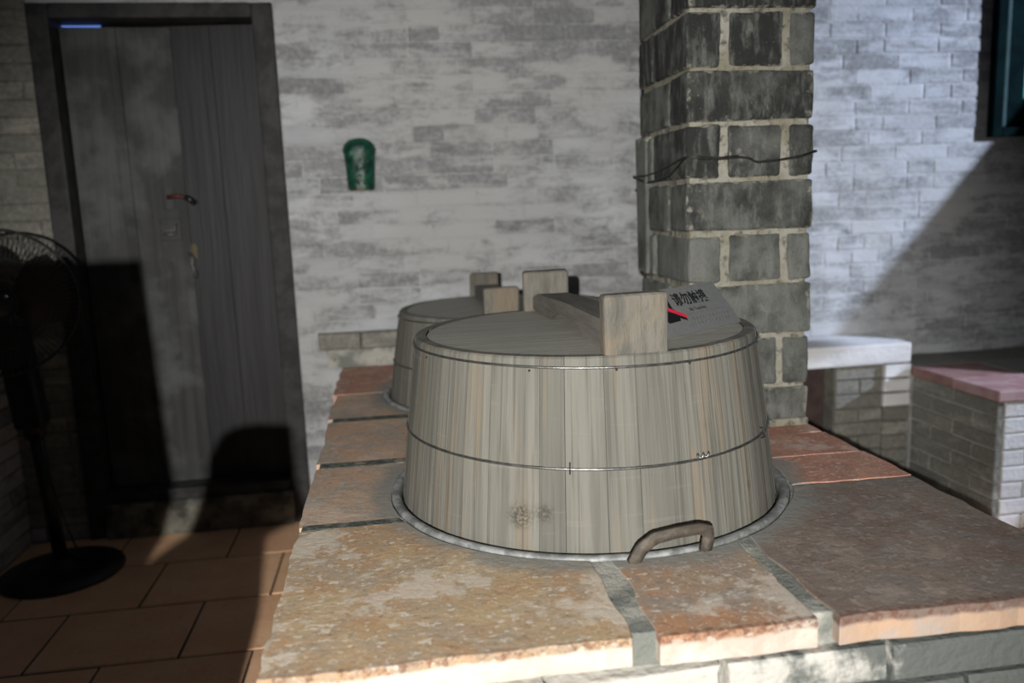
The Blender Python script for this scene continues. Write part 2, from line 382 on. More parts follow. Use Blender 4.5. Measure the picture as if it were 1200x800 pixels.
def tube_vf(pts, r, n=8, closed=False, caps=True):
    pts = [Vector(p) for p in pts]; V, Fc = [], []
    m = len(pts); prev = None
    for i, p in enumerate(pts):
        a = pts[(i - 1) % m] if (closed or i > 0) else p
        b = pts[(i + 1) % m] if (closed or i < m - 1) else p
        d = (b - a).normalized()
        if prev is None:
            u = d.orthogonal().normalized()
        else:
            u = (prev - d * prev.dot(d)).normalized()
        prev = u; q = d.cross(u)
        rr = r[i] if isinstance(r, (list, tuple)) else r
        for k in range(n):
            t_ = 2 * math.pi * k / n
            V.append(p + (u * math.cos(t_) + q * math.sin(t_)) * rr)
    for i in range(m if closed else m - 1):
        for k in range(n):
            a = i * n + k; b = i * n + (k + 1) % n; c = ((i + 1) % m) * n + (k + 1) % n; d = ((i + 1) % m) * n + k
            Fc.append((a, b, c, d))
    if caps and not closed:
        Fc.append(tuple(reversed(range(n)))); Fc.append(tuple(range((m - 1) * n, m * n)))
    return V, Fc
def lathe_vf(prof, n=48, a0=0.0, a1=2 * math.pi):
    full = abs(a1 - a0 - 2 * math.pi) < 1e-6
    V, Fc = [], []; cnt = n if full else n + 1
    for i in range(cnt):
        t_ = a0 + (a1 - a0) * i / n
        for (r, z) in prof: V.append((r * math.cos(t_), r * math.sin(t_), z))
    m = len(prof)
    for i in range(n):
        j = (i + 1) % cnt
        for k in range(m - 1): Fc.append((i * m + k, j * m + k, j * m + k + 1, i * m + k + 1))
    return V, Fc
def prism_vf(poly, z0, z1):
    n = len(poly)
    V = [(x, y, z0) for x, y in poly] + [(x, y, z1) for x, y in poly]
    Fc = [tuple(reversed(range(n))), tuple(range(n, 2 * n))]
    for i in range(n): Fc.append((i, (i + 1) % n, n + (i + 1) % n, n + i))
    return V, Fc

# ------------------------------------------------------------------ the room
XL, YW, XR = -1.74, 3.85, 4.0
DX0, DX1, DZ = -1.472, -0.465, 2.372      # door opening (outer edge of the frame)
WX0, WZ0 = 3.02, 1.715                    # window lower left corner
# back wall: mortar plane (with thickness) around door and window
parts = [box_vf(XL - .2, DX0, YW, YW + .3, 0, 2.9), box_vf(DX0, DX1, YW, YW + .3, DZ, 2.9),
         box_vf(DX1, WX0, YW, YW + .3, 0, 2.9), box_vf(WX0, XR, YW, YW + .3, 0, WZ0), box_vf(WX0, XR, YW + .14, YW + .3, WZ0, 2.9)]
wall_back = struct(link('wall_back', mesh('wall_back', *join_vf(parts)), M['mortar']))
wall_back.data.materials.append(M['oldmortar'])
for i_ in range(6): wall_back.data.polygons[i_].material_index = 1
CH = 0.0735; JT = 0.0075
rb = random.Random(11)
std = {}
def std_brick(L, k):
    key = (round(L, 3), k)
    if key not in std:
        v, f = chamfer_box(L, .012, CH - JT, .0035, .0030, random.Random(hash(key) & 0xffff))
        std[key] = mesh('brick', v, f)
    return std[key]
todo = []
nc = int(2.62 / CH)
for ci in range(nc):
    z0 = ci * CH; zc = z0 + CH / 2
    iv = [(XL, XR)]
    if z0 < DZ: iv = [(XL, DX0), (DX1, XR)]
    if zc > WZ0: iv = [(a, min(b, WX0)) for a, b in iv]
    for (a, b) in iv:
        x = a - rb.choice((0, .07, .145, .22))
        while x < b - .02:
            L = .29 if rb.random() < .80 else .147
            xa, xb = max(x, a), min(x + L, b)
            x += L
            if xb - xa < .03: continue
            xc = (xa + xb) / 2
            if zc < .74 and -.2 < xc < 2.45: continue
            todo.append((xc, zc, xb - xa - JT))
def vis_rank(q):
    px, py = to_px((q[0], YW, q[1]))
    if not (-20 < px < 1220 and -10 < py < 660): return 9e9
    if 752 < px < 950 or (px > 480 and py > 400 and px < 960): return 8e9
    return (Vector((q[0], YW, q[1])) - CAM).length - q[2] * 2
todo.sort(key=vis_rank)
rest = []
for i, (xc, zc, L) in enumerate(todo):
    pr = rb.uniform(-.001, .001)
    if i < 298:
        Ls = L if L < .277 and abs(L - .138) > .004 else (.281 if L > .2 else .138)
        o = link('brick', std_brick(min(Ls, L), rb.randrange(4)), None, wall_back, (xc, YW + .009 + pr, zc), (rb.uniform(-.025, .025), rb.uniform(-.007, .007), rb.uniform(-.0025, .0025)))
        if not o.data.materials: o.data.materials.append(M['brick'])
        if xc < DX0: o.material_slots[0].link = 'OBJECT'; o.material_slots[0].material = M['oldbrick']
    else:
        v, f = chamfer_box(L, .012, CH - JT, .0045, .0022, rb)
        rest.append(([(a + xc, b + YW + .009, c + zc) for a, b, c in v], f))
o = link('brick_remainder', mesh('brick_remainder', *join_vf(rest)), M['brick'], wall_back); o['kind'] = 'stuff'

# left wall
wall_left = struct(link('wall_left', mesh('wall_left', *box_vf(XL - .25, XL, -3.0, YW, 0, 2.9)), M['oldmortar']))
for ci in range(20):
    zc = ci * CH + CH / 2
    y = YW - (.147 if ci % 2 else .0)
    while y > 2.95:
        L = .29
        v = std_brick(.281, rb.randrange(4))
        if ci % 2 and y == YW - .147:
            link('brick', std_brick(.138, 1), M['oldbrick'], wall_left, (XL - .004, YW - .0735, zc), (0, 0, R(90)))
        link('brick', v, M['oldbrick'], wall_left, (XL - .004, y - .145, zc), (0, 0, R(90)))
        y -= L
# unseen right wall, sloping edge shaped to cut the daylight on the back wall
poly = [(2.3, 0), (3.99, 0), (3.99, 2.943), (2.3, .746)]
v, f = prism_vf(poly, 0, .22)
daylight_cut_wall = struct(link('daylight_cut_wall', mesh('daylight_cut_wall', [(XR + c, a, b) for a, b, c in v], f), M['plaster']))
v, f = prism_vf([(-.6, 0), (2.3, 0), (2.3, 1.72), (2.745, 1.72), (2.745, 3.4), (-.6, 3.4)], 0, .22)
struct(link('daylight_cut_wall_front', mesh('daylight_cut_wall_front', [(XR + c, a, b) for a, b, c in v], f), M['plaster']))  # unseen front part, opening and header shaped to keep daylight off stove and door
# added unseen blocker behind the camera, outline shaped to shade door and floor
def edge_at(x, y, z):          # where the lamp's ray to a point of the room passes the blocker
    k = (-.20 - KEY.y) / (y - KEY.y)
    return (KEY.x + (x - KEY.x) * k, KEY.z + (z - KEY.z) * k)
pts = [(XL, 0), (edge_at(-.577, 3.07, 0)[0] + .002, 0), edge_at(-.570, 2.9, 0), edge_at(-.585, 3.07, 0), edge_at(-.672, 3.78, 0), edge_at(-.60, 3.80, .03), edge_at(-.49, 3.80, .075), edge_at(-.515, 3.83, .17),
       edge_at(-.531, 3.83, .477), edge_at(-.70, 3.83, .495), edge_at(-.785, 3.83, .488), edge_at(-.86, 3.83, .455), edge_at(-.92, 3.83, .36), edge_at(-.945, 3.83, .20),
       edge_at(-1.03, 3.8, .0), edge_at(-1.13, 3.50, 0), edge_at(-1.09, 3.83, .15), edge_at(-1.13, 3.83, 1.287)]
pts += [(XL, pts[-1][1])]
v, f = prism_vf(pts, 0, .03)
struct(link('shadow_blocker', mesh('shadow_blocker', [(a, -.20 - c, b) for a, b, c in v], f), M['plaster']))

# floor
floor = struct(link('floor', mesh('floor', *box_vf(XL - .25, XR + 3.0, -3.0, YW + .3, -.12, -.004)), M['grout']))
TW, TD = .49, .41
tv = []
for k in range(4):
    v, f = chamfer_box(TW - .008, .012, TD - .008, .004, .0015, random.Random(k))
    tv.append(mesh('floor_tile', v, f))
for iy_ in range(-6, 4):
    y0 = 2.66 + iy_ * TD
    if y0 < .0: continue
    for ix_ in range(-3, 10):
        x0 = -.80 + ix_ * TW + (.245 if iy_ % 2 else 0)
        yc = y0 + TD / 2
        if x0 < XL - .02 and x0 + TW < XL + .1: continue
        if yc + TD / 2 > YW + .02: 
            if yc > YW: continue
        xc = x0 + TW / 2
        if -.2 < xc - TW / 2 and xc + TW / 2 < 1.2 and yc > 1.25: continue
        sx, xx = 1, xc
        if x0 < XL: sx = (x0 + TW - XL) / TW; xx = (XL + x0 + TW) / 2
        sy, yy = 1, yc
        if y0 + TD > YW: sy = (YW - y0) / TD; yy = (y0 + YW) / 2
        o = link('tile', random.choice(tv), M['tile'], floor, (xx, yy, -.012 + random.uniform(-.0015, .001)), (R(-90), 0, 0))
        o.scale = (sx, 1, sy)
# strip of tile at the wall foot is closed by the threshold and mortar

# ------------------------------------------------------------------ door
door = struct(bpy.data.objects.new('door_1', None)); COL.objects.link(door); door.location = (-.97, YW, 0)
def dlink(n, me, mat, parent=None, **k):
    o = link(n, me, mat, door if parent is None else parent, **k); return o
OX = .97
FW = .088
dlink('jamb', bevel_box('jamb', DX0 + OX, DX0 + FW + OX, -.025, .16, 0, DZ, .008, 2, .002), M['frame'])
dlink('jamb', bevel_box('jamb', DX1 - FW + OX, DX1 + OX, -.025, .16, 0, DZ, .008, 2, .002), M['frame'])
dlink('lintel', bevel_box('lintel', DX0 + FW + OX, DX1 - FW + OX, -.024, .16, DZ - .062, DZ, .006, 2, .001), M['frame'])
dlink('threshold', bevel_box('threshold', DX0 + FW - .01 + OX, DX1 - FW + .01 + OX, -.05, .14, 0, .165, .012, 2, .003), M['threshold'])
dlink('sill_board', bevel_box('sill_board', DX0 + FW + OX, DX1 - FW + OX, -.03, .12, .165, .215, .006, 2, .001), M['frame'])
# leaves, each of vertical boards, slightly ajar (hinged at the jambs)
LZ0, LZ1 = .217, 2.292
def leaf(name, hinge_x, sgn, width, ang, mat, nb, lz1):
    lf = link(name, bevel_box(name, 0 if sgn > 0 else -width, width if sgn > 0 else 0, .012, .04, LZ0, lz1, .003), mat, door, (hinge_x + OX, .07, 0), (0, 0, ang))
    x = 0
    for i in range(nb):
        wv = width / nb
        xa, xb = i * wv, (i + 1) * wv
        if sgn < 0: xa, xb = -xb, -xa
        link('board', bevel_box('board', xa + .0008, xb - .0008, 0, .0125, LZ0, lz1, .0010, 1, .0003), mat, lf)
    return lf
ll = leaf('door_leaf', DX0 + FW + .006, 1, .455, R(2.5), M['doorL'], 2, 2.293)
rl = leaf('door_leaf', DX1 - FW - .004, -1, .40, R(-4.5), M['doorR'], 2, 2.300)
# door furniture
v, f = tube_vf([(.375, -.006, 1.555), (.415, -.03, 1.56), (.455, -.036, 1.553)], .010, 8)
b_ = link('bolt', mesh('bolt', v, f, True), M['rustred'], ll); b_['label'] = 'red-brown iron bolt'
v, f = tube_vf([(.455, -.036, 1.553), (.475, -.036, 1.542), (.495, -.034, 1.523)], .013, 8)
link('bolt_end', mesh('bolt_end', v, f, True), M['fanblack'], b_)
link('bolt_plate', bevel_box('bolt_plate', .355, .405, -.008, 0, 1.50, 1.60, .003), M['doorL'], ll)
link('latch_plate', bevel_box('latch_plate', .33, .42, -.006, 0, 1.36, 1.46, .004), M['doorL'], ll)
v, f = join_vf([tube_vf([(.345, -.016, 1.405), (.395, -.016, 1.405), (.398, -.016, 1.44)], .008, 6), tube_vf([(.345, -.012, 1.388), (.40, -.012, 1.388)], .006, 6)])
link('latch', mesh('latch', v, f, True), M['iron'], ll)
link('hasp_plate', bevel_box('hasp_plate', -.40, -.345, -.006, 0, 1.27, 1.34, .003), M['brass'], rl)
v, f = tube_vf([(-.375, -.014, 1.30), (-.362, -.024, 1.28), (-.367, -.024, 1.24), (-.355, -.022, 1.20), (-.362, -.018, 1.185)], .009, 8)
link('hasp', mesh('hasp', v, f, True), M['iron'], rl)
link('worn_strip', bevel_box('worn_strip', -.398, -.392, -.003, 0, .98, 1.16, .001, 1), M['brass'], rl)
# daylight seen above the left leaf
link('gap_pane', mesh('gap_pane', *box_vf(DX0 + FW + OX, DX0 + FW + .16 + OX, .125, .135, 2.285, DZ - .06)), M['gap'], door)
link('back_board', mesh('back_board', *box_vf(DX0 + OX, DX1 + OX, .17, .19, 0, DZ)), M['doorR'], door)

# ------------------------------------------------------------------ stove
ZS = .74
SX0, SX1, SY0 = -.250, 1.262, 1.185
stove = thing('brick_stove', 'low brick cooking stove topped with worn reddish stone slabs', 'stove', (.5, 2.5, 0))
SOX, SOY = .5, 2.5
def slink(n, me, mat): return link(n, me, mat, stove)
# core with two pan wells (built as a box; wells cut)
def boolean(me, cutters, mat):
    tmp = bpy.data.objects.new('tmp', me); COL.objects.link(tmp)
    cs = []
    for c_ in cutters:
        co = bpy.data.objects.new('cut', c_); COL.objects.link(co); cs.append(co)
        md = tmp.modifiers.new('b', 'BOOLEAN'); md.operation = 'DIFFERENCE'; md.solver = 'EXACT'; md.object = co
    bv = tmp.modifiers.new('v', 'BEVEL'); bv.width = .0025; bv.segments = 2; bv.limit_method = 'ANGLE'; bv.angle_limit = R(50)
    dg = bpy.context.evaluated_depsgraph_get(); dg.update()
    out = bpy.data.meshes.new_from_object(tmp.evaluated_get(dg))
    out.materials.clear()
    for co in cs: bpy.data.objects.remove(co)
    bpy.data.objects.remove(tmp)
    return out
def cyl(cx, cy, r, z0, z1, n=72, wob=0.0):
    poly = []
    for i in range(n):
        a = 2 * math.pi * i / n
        rr = r + wob * mnoise.noise(Vector((math.cos(a) * 2.2, math.sin(a) * 2.2, cx * 7)))
        poly.append((cx + rr * math.cos(a) - SOX, cy + rr * math.sin(a) - SOY))
    return mesh('cyl', *prism_vf(poly, z0, z1))
HR = .511
core = mesh('stove_core', *box_vf(SX0 + .03 - SOX, SX1 - .03 - SOX, SY0 + .03 - SOY, YW - .022 - SOY, 0, ZS - .0025))
core = boolean(core, [cyl(W1.x, W1.y, HR - .004, .3, 1.0), cyl(W2.x, W2.y, HR - .004, .31, 1.01)], None)
slink('mortar_core', core, M['cement'])
def slab(x0, x1, y0, y1, mat, zt=ZS, tilt=0.0, seed=0, wob=.011, th=.052):
    pl = []
    def edge(ax, ay, bx, by):
        n = max(3, int((abs(bx - ax) + abs(by - ay)) / .035))
        dx, dy = bx - ax, by - ay; L = math.hypot(dx, dy); nx, ny = -dy / L, dx / L
        for i in range(n):
            s_ = i / n; x = ax + dx * s_; y = ay + dy * s_
            o_ = wob * (mnoise.noise(Vector((x * 9, y * 9, seed * 3.1))) + .5 * mnoise.noise(Vector((x * 31, y * 31, seed))))
            pl.append((x + nx * o_ - SOX, y + ny * o_ - SOY))
    edge(x0, y0, x1, y0); edge(x1, y0, x1, y1); edge(x1, y1, x0, y1); edge(x0, y1, x0, y0)
    me = mesh('slab', *prism_vf(pl, zt - th, zt))
    me = boolean(me, [cyl(W1.x, W1.y, HR, .3, 1.0, 72, .012), cyl(W2.x, W2.y, HR, .3, 1.01, 72, .012)], None)
    o_ = slink('slab', me, mat)
    return o_
slab(SX0, .352, SY0 + .012, 1.798, M['slab_ochre'], ZS, seed=1)
slab(.395, .672, SY0 + .006, 1.62, M['slab_rust'], ZS - .001, seed=2)
slab(.708, SX1, SY0, 1.808, M['slab_dark'], ZS + .001, seed=3)
slab(.80, SX1, 1.813, 2.022, M['slab_red'], ZS + .0012, seed=4)
slab(.80, SX1, 2.026, 2.235, M['slab_red'], ZS + .001, seed=14)
slab(.80, SX1, 2.24, 2.80, M['slab_red'], ZS, seed=5)
slab(SX0 - .003, .10, 1.826, 2.258, M['slab_grey'], ZS - .001, seed=6)
slab(SX0 - .008, .70, 2.302, 2.775, M['slab_grey'], ZS, seed=7)
slab(.72, SX1, 2.82, 3.30, M['slab_grey'], ZS, seed=8)
slab(SX0 - .015, .50, 2.825, 3.215, M['slab_grey'], ZS - .001, seed=9)
slab(SX0 - .025, .46, 3.225, YW - .02, M['slab_red'], ZS, seed=10)
slab(.47, SX1, 3.32, YW - .02, M['slab_red'], ZS, seed=11)
for ya_, yb_ in ((1.797, 1.829), (2.258, 2.304), (2.775, 2.827)):
    me = mesh('joint_mortar', *box_vf(SX0 + .004 - SOX, .34 - SOX, ya_ - SOY, yb_ - SOY, ZS - .04, ZS + .0006))
    slink('joint_mortar', boolean(me, [cyl(W1.x, W1.y, HR + .004, .3, 1.0), cyl(W2.x, W2.y, HR + .004, .31, 1.01)], None), M['darkcement'])
# grey brick kerb between the stove top and the wall
x = -.375
for i, L in enumerate((.20, .27, .15, .27, .27, .27)):
    v, f = chamfer_box(L - .008, .055, .075, .006, .003, random.Random(i))
    link('kerb_brick', mesh('kerb_brick', v, f), M['oldbrick'], stove, (x + L / 2 - SOX, YW - .012 - SOY, .868)); x += L
link('kerb_bed', bevel_box('kerb_bed', -.335 - SOX, 1.05 - SOX, YW - .06 - SOY, YW - .012 - SOY, .742, .829, .006), M['cement'], stove)
# front face bricks
rb2 = random.Random(5)
for ci in range(9):
    zc = ZS - .052 - .042 - ci * .077
    if zc < .03: break
    x = SX0 + .002 - (0 if ci % 2 else .15)
    while x < SX1 - .02:
        xa, xb = max(x, SX0 + .002), min(x + .30, SX1 - .002); x += .30
        if xb - xa < .05: continue
        v, f = chamfer_box(xb - xa - .010, .04, .066, .006, .003, rb2)
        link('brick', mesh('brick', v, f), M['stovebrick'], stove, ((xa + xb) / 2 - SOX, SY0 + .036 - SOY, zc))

# ------------------------------------------------------------------ woks
def make_wok(c, label):
    wk = thing('iron_wok', label, 'wok', (c.x, c.y, ZS), group='iron woks set in the stove')
    prof = [(.0, -.335), (.16, -.30), (.29, -.22), (.40, -.12), (.458, -.035), (.479, -.012)]
    prof2 = [(.484, -.016), (.41, -.13), (.30, -.232), (.165, -.312), (0, -.347)]
    link('bowl', mesh('bowl', *lathe_vf(prof + prof2, 72), True), M['iron'], wk)
    rp = [(.479, -.012), (.482, .000), (.489, .005), (.499, .006), (.5045, .003), (.506, -.003), (.502, -.012), (.484, -.018), (.479, -.012)]
    link('rim', mesh('rim', *lathe_vf(rp, 96), True), M['rim'], wk)
    return wk
def wok_handle(wk, az, mat):
    # squared loop standing on the rim
    e = Vector((math.cos(az), math.sin(az), 0)); tg = Vector((-math.sin(az), math.cos(az), 0))
    P_ = lambda s_, o_, z: e * (.500 + o_) + tg * s_ + Vector((0, 0, z))
    path = [P_(-.098, .010, -.006), P_(-.078, .012, .026), P_(-.052, .014, .044), P_(0, .015, .050), P_(.048, .014, .050), P_(.068, .013, .044), P_(.070, .010, .022), P_(.066, .006, -.006)]
    # flat-bar section
    V, Fc = [], []
    wds = [.012, .013, .0115, .0105, .011, .013, .012, .012]
    for i, p_ in enumerate(path):
        a = path[max(i - 1, 0)]; b = path[min(i + 1, len(path) - 1)]
        d = (b - a).normalized(); n_ = e; u = d.cross(n_).normalized()
        for (s1, s2) in ((-1, -1), (1, -1), (1, 1), (-1, 1)): V.append(p_ + u * wds[i] * s1 + n_ * .009 * s2)
    m = len(path)
    for i in range(m - 1):
        for k in range(4): Fc.append((i * 4 + k, i * 4 + (k + 1) % 4, (i + 1) * 4 + (k + 1) % 4, (i + 1) * 4 + k))
    Fc += [(3, 2, 1, 0), tuple(range((m - 1) * 4, m * 4))]
    me = mesh('handle', V, Fc)
    bm = bmesh.new(); bm.from_mesh(me); bmesh.ops.bevel(bm, geom=list(bm.edges), offset=.003, segments=2, affect='EDGES'); me = bm_mesh('handle', bm, True)
    h_ = link('handle', me, mat, wk); h_['label'] = 'brown squared iron loop handle'
wok1 = make_wok(W1, 'wide iron wok under the nearer wooden barrel, brown loop handle in front')
wok_handle(wok1, R(-90 + 7.5), M['handle'])
wok2 = make_wok(W2, 'iron wok under the farther wooden barrel beside the wall')

# ------------------------------------------------------------------ wooden steamer barrels
def stave_mesh(a0, a1, rb0, rt0, z0, z1, th, seed):
    n = 4; V, Fc = [], []
    rr = random.Random(seed); off = rr.uniform(-.0012, .0016)
    ring = []
    for (z, ro) in ((z0, rb0), (z0 + (z1 - z0) * .5, (rb0 + rt0) / 2 + .002), (z1 - .004, rt0), (z1, rt0 - .004)):
        for inner in (0, 1):
            row = []
            for i in range(n + 1):
                a = a0 + (a1 - a0) * i / n
                r_ = ro + off - (th if inner else 0)
                if not inner and i in (0, n): r_ -= .0016
                zz_ = z + (rr.uniform(-.002, .002) if z == z0 else 0)
                row.append(len(V)); V.append((r_ * math.cos(a), r_ * math.sin(a), zz_))
            ring.append(row)
    for k in range(3):
        o0, i0, o1, i1 = ring[2 * k], ring[2 * k + 1], ring[2 * k + 2], ring[2 * k + 3]
        for i in range(n):
            Fc.append((o0[i], o0[i + 1], o1[i + 1], o1[i])); Fc.append((i0[i + 1], i0[i], i1[i], i1[i + 1]))
        Fc.append((i0[0], o0[0], o1[0], i1[0])); Fc.append((o0[n], i0[n], i1[n], o1[n]))
    o1, i1 = ring[6], ring[7]; o0, i0 = ring[0], ring[1]
    for i in range(n):
        Fc.append((o1[i], o1[i + 1], i1[i + 1], i1[i])); Fc.append((i0[i], i0[i + 1], o0[i + 1], o0[i]))
    return mesh('stave', V, Fc)
BR0, BR1 = .476, .424          # outer radius at foot and top
def make_barrel(name, label, loc, rotz, H, seed, hoop_z):
    bt = thing(name, label, 'barrel', loc, (0, 0, rotz), 'wooden steamer barrels on the stove')
    rr = random.Random(seed); a = R(-97.5); k = 0
    end = a + 2 * math.pi
    widths = []
    while sum(widths) < 2 * math.pi: widths.append(R(rr.choice((7, 9, 11, 13, 15))))
    sc_ = 2 * math.pi / sum(widths)
    for wv in widths:
        wv *= sc_
        link('stave', stave_mesh(a + .0012, a + wv - .0012, BR0, BR1, 0, H, .024, seed * 100 + k), M['stave'], bt); a += wv; k += 1
    rad = lambda z: BR0 + (BR1 - BR0) * z / H
    for z, dz, wv in ((hoop_z, .0, .0032), (H - .020, 0, .0028)):
        pts_ = [((rad(z) + .0025) * math.cos(2 * math.pi * i / 96), (rad(z) + .0025) * math.sin(2 * math.pi * i / 96), z + .004 * math.sin(4 * math.pi * i / 96 + 1)) for i in range(96)]
        hp = link('hoop', mesh('hoop', *tube_vf(pts_, wv, 8, True), True), M['wire'], bt)
        if z == hoop_z:
            # twisted knot and staples
            def onr(a_, z_, o_=.004): return Vector(((rad(z_) + o_) * math.cos(a_), (rad(z_) + o_) * math.sin(a_), z_))
            a_ = R(-70.5); tw = []
            for i in range(28):
                s_ = i / 27; tw.append(onr(a_ + (s_ - .5) * .07, z + .0035 + .0045 * math.sin(s_ * 14), .005 + .003 * math.cos(s_ * 14)))
            link('wire_knot', mesh('wire_knot', *tube_vf(tw, .0026, 6), True), M['wire'], hp)
            for az in (-107, -40, 10, 80, 150):
                a_ = R(az)
                st = [onr(a_, z + .012, 0), onr(a_, z + .011, .008), onr(a_, z - .010, .008), onr(a_, z - .012, 0)]
                link('staple', mesh('staple', *tube_vf(st, .0016, 6), True), M['darkwire'], hp)
        else:
            for az in (-118, -94, -72, -30, 60, 130, 200):
                a_ = R(az); zz_ = z
                p0 = Vector(((rad(zz_) - .002) * math.cos(a_), (rad(zz_) - .002) * math.sin(a_), zz_ - .008)); p1 = p0 + Vector((math.cos(a_), math.sin(a_), 0)) * .006
                link('nail', mesh('nail', *tube_vf([p0, p1], .0025, 6), True), M['darkwire'], hp)
    # inset lid board
    ri = BR1 - .026
    prof = [(0, H - .030), (ri - .0015, H - .030), (ri - .0015, H - .005), (ri - .006, H - .0015), (0, H - .001)]
    link('lid_board', mesh('lid_board', *lathe_vf(prof, 72)), M['lidtop'], bt)
    return bt
def make_grip(bt, H, axis_x0, y0, y1, bw, tz, bar_w):
    """two upright blocks at the rim and a notched bar between them; local coordinates"""
    bm_ = bevel_box('handle_block', -bw / 2, bw / 2, -.022, .022, H - .018, H + tz, .010, 3, .002, False)
    link('handle_block', bm_, M['grip'], bt, (axis_x0[0], y0, 0), (R(-2), 0, R(2)))
    bm_ = bevel_box('handle_block', -bw / 2, bw / 2, -.022, .022, H - .004, H + tz - .005, .011, 3, .003, False)
    link('handle_block', bm_, M['grip'], bt, (axis_x0[1], y1, 0), (R(1), 0, R(-3)))
    # bar outline in (y,z), notch underneath
    ya, yb = y0 + .024, y1 - .024; L = yb - ya; zt = H + .058
    pl = [(ya, H + .001), (ya + .30 * L, H + .001), (ya + .36 * L, H + .030), (ya + .60 * L, H + .034), (ya + .70 * L, H + .001), (yb, H + .001),
          (yb, zt - .012), (yb - .10 * L, zt), (ya + .5 * L, zt + .006), (ya + .12 * L, zt + .002), (ya, zt - .004)]
    v, f = prism_vf(pl, -bar_w / 2, bar_w / 2)
    def sh(a_, c_):  # shear the bar so that it joins both blocks
        s_ = (a_ - ya) / L; return axis_x0[0] + (axis_x0[1] - axis_x0[0]) * s_ + c_
    V = [(sh(a_, c_), a_, b_) for a_, b_, c_ in v]
    bm = bmesh.new(); vv = [bm.verts.new(q) for q in V]
    for q in f: bm.faces.new([vv[i] for i in q])
    bmesh.ops.bevel(bm, geom=list(bm.edges), offset=.005, segments=2, affect='EDGES')
    link('handle_bar', bm_mesh('handle_bar', bm), M['bar'], bt)
B1Z = ZS - .012
H1 = 1.140 - B1Z
b1 = make_barrel('wooden_barrel', 'large grey wooden steamer barrel with wire hoops, nearer on the stove', (W1.x, W1.y + .004, B1Z), 0, H1, 3, .186)
make_grip(b1, H1, (.018, -.018), -.408, .405, .138, .124, .088)
B2Z = ZS - .012
H2 = 1.070 - B2Z
b2 = make_barrel('wooden_barrel', 'wooden steamer barrel with wire hoops, farther one beside the back wall', (W2.x, W2.y, B2Z), R(40), H2, 4, .15)
g2 = R(-40)
# handle of the farther barrel, built unrotated (its barrel is turned by 40 degrees)
_before = set(b2.children)
make_grip(b2, H2, (-.072, -.045), -.398, .395, .125, .108, .088)
for ch_ in b2.children:
    if ch_ not in _before:
        ch_.matrix_local = Matrix.Rotation(g2, 4, 'Z') @ Matrix.LocRotScale(ch_.location, ch_.rotation_euler, None)

# ------------------------------------------------------------------ notice plate on the lid
br = Vector((.846, 1.906, 1.1415)); bdir = Vector((.819, .574, 0)).normalized()
sdir = Vector((-bdir.y, bdir.x, 0)); tl = R(48.7)
udir = sdir * math.cos(tl) + Vector((0, 0, 1)) * math.sin(tl)
ndir = bdir.cross(udir)
PW, PH = .335, .129
org = br - bdir * PW
sg = thing('notice_plate', 'grey metal do-not-touch notice plate leaning on the barrel lid', 'sign', org)
sg.rotation_euler = Matrix((bdir, udir, ndir)).transposed().to_euler()
pl = []
for (cx, cy, a0) in ((PW - .008, .008, -90), (PW - .008, PH - .008, 0), (.008, PH - .008, 90), (.008, .008, 180)):
    for k in range(5): pl.append((cx + .008 * math.cos(R(a0 + k * 22.5)), cy + .008 * math.sin(R(a0 + k * 22.5))))
link('plate', mesh('plate', *prism_vf(pl, 0, .004)), M['plate'], sg)
def text(body, size, x, y, mat, name, bold=0.0, sx=1.0):
    cu = bpy.data.curves.new('t', 'FONT'); cu.body = body; cu.size = size; cu.extrude = .0002; cu.offset = bold
    ob = bpy.data.objects.new('t', cu); COL.objects.link(ob)
    dg = bpy.context.evaluated_depsgraph_get(); dg.update()
    me = bpy.data.meshes.new_from_object(ob.evaluated_get(dg)); bpy.data.objects.remove(ob)
    me.materials.clear()
    o_ = link(name, me, mat, sg, (x, y, .0043)); o_.scale = (sx, 1, 1)
    return o_
text('请勿触摸', .039, PW - .204, PH - .050, M['ink'], 'lettering', .0007, .90)
text('No Touching', .0135, PW - .165, PH - .072, M['ink'], 'lettering', 0.0, .95)
# line and two faint rows of small print
link('rule_line', mesh('rule_line', *box_vf(PW - .20, PW - .022, PH - .0795, PH - .0785, .0041, .0045)), M['faint'], sg)
rs = random.Random(2); q = []
for row in (0, 1):
    x = PW - .205
    while x < PW - .03:
        L = rs.uniform(.006, .012)
        q.append(box_vf(x, x + L, PH - .097 - row * .014, PH - .0895 - row * .014, .0041, .0044)); x += L + rs.uniform(.003, .005)
link('small_print', mesh('small_print', *join_vf(q)), M['faint'], sg)
# black raised hand pictogram with red stroke
def pict():
    ps = []
    ps.append(prism_vf([(.066, .034), (.112, .036), (.118, .062), (.112, .070), (.070, .068), (.060, .052)], .0041, .0046))
    for (x0, y0, x1, y1) in ((.072, .066, .070, .096), (.083, .068, .083, .106), (.094, .069, .096, .106), (.105, .068, .109, .097)):
        ps.append(prism_vf([(x0 - .005, y0), (x0 + .005, y0), (x1 + .0048, y1), (x1, y1 + .005), (x1 - .0048, y1)], .0041, .0046))
    ps.append(prism_vf([(.113, .044), (.136, .034), (.139, .039), (.118, .062)], .0041, .0046))
    return join_vf(ps)
link('hand_pictogram', mesh('hand_pictogram', *pict()), M['ink'], sg)
link('red_stroke', mesh('red_stroke', *prism_vf([(.060, .082), (.140, .040), (.144, .049), (.065, .092)], .0047, .0052)), M['red'], sg)
# folded foot that props the plate up
link('prop_foot', mesh('prop_foot', *join_vf([prism_vf([(.02, 0), (PW - .02, 0), (PW - .02, .006), (.02, .006)], -.055, 0)])), M['plate'], sg)

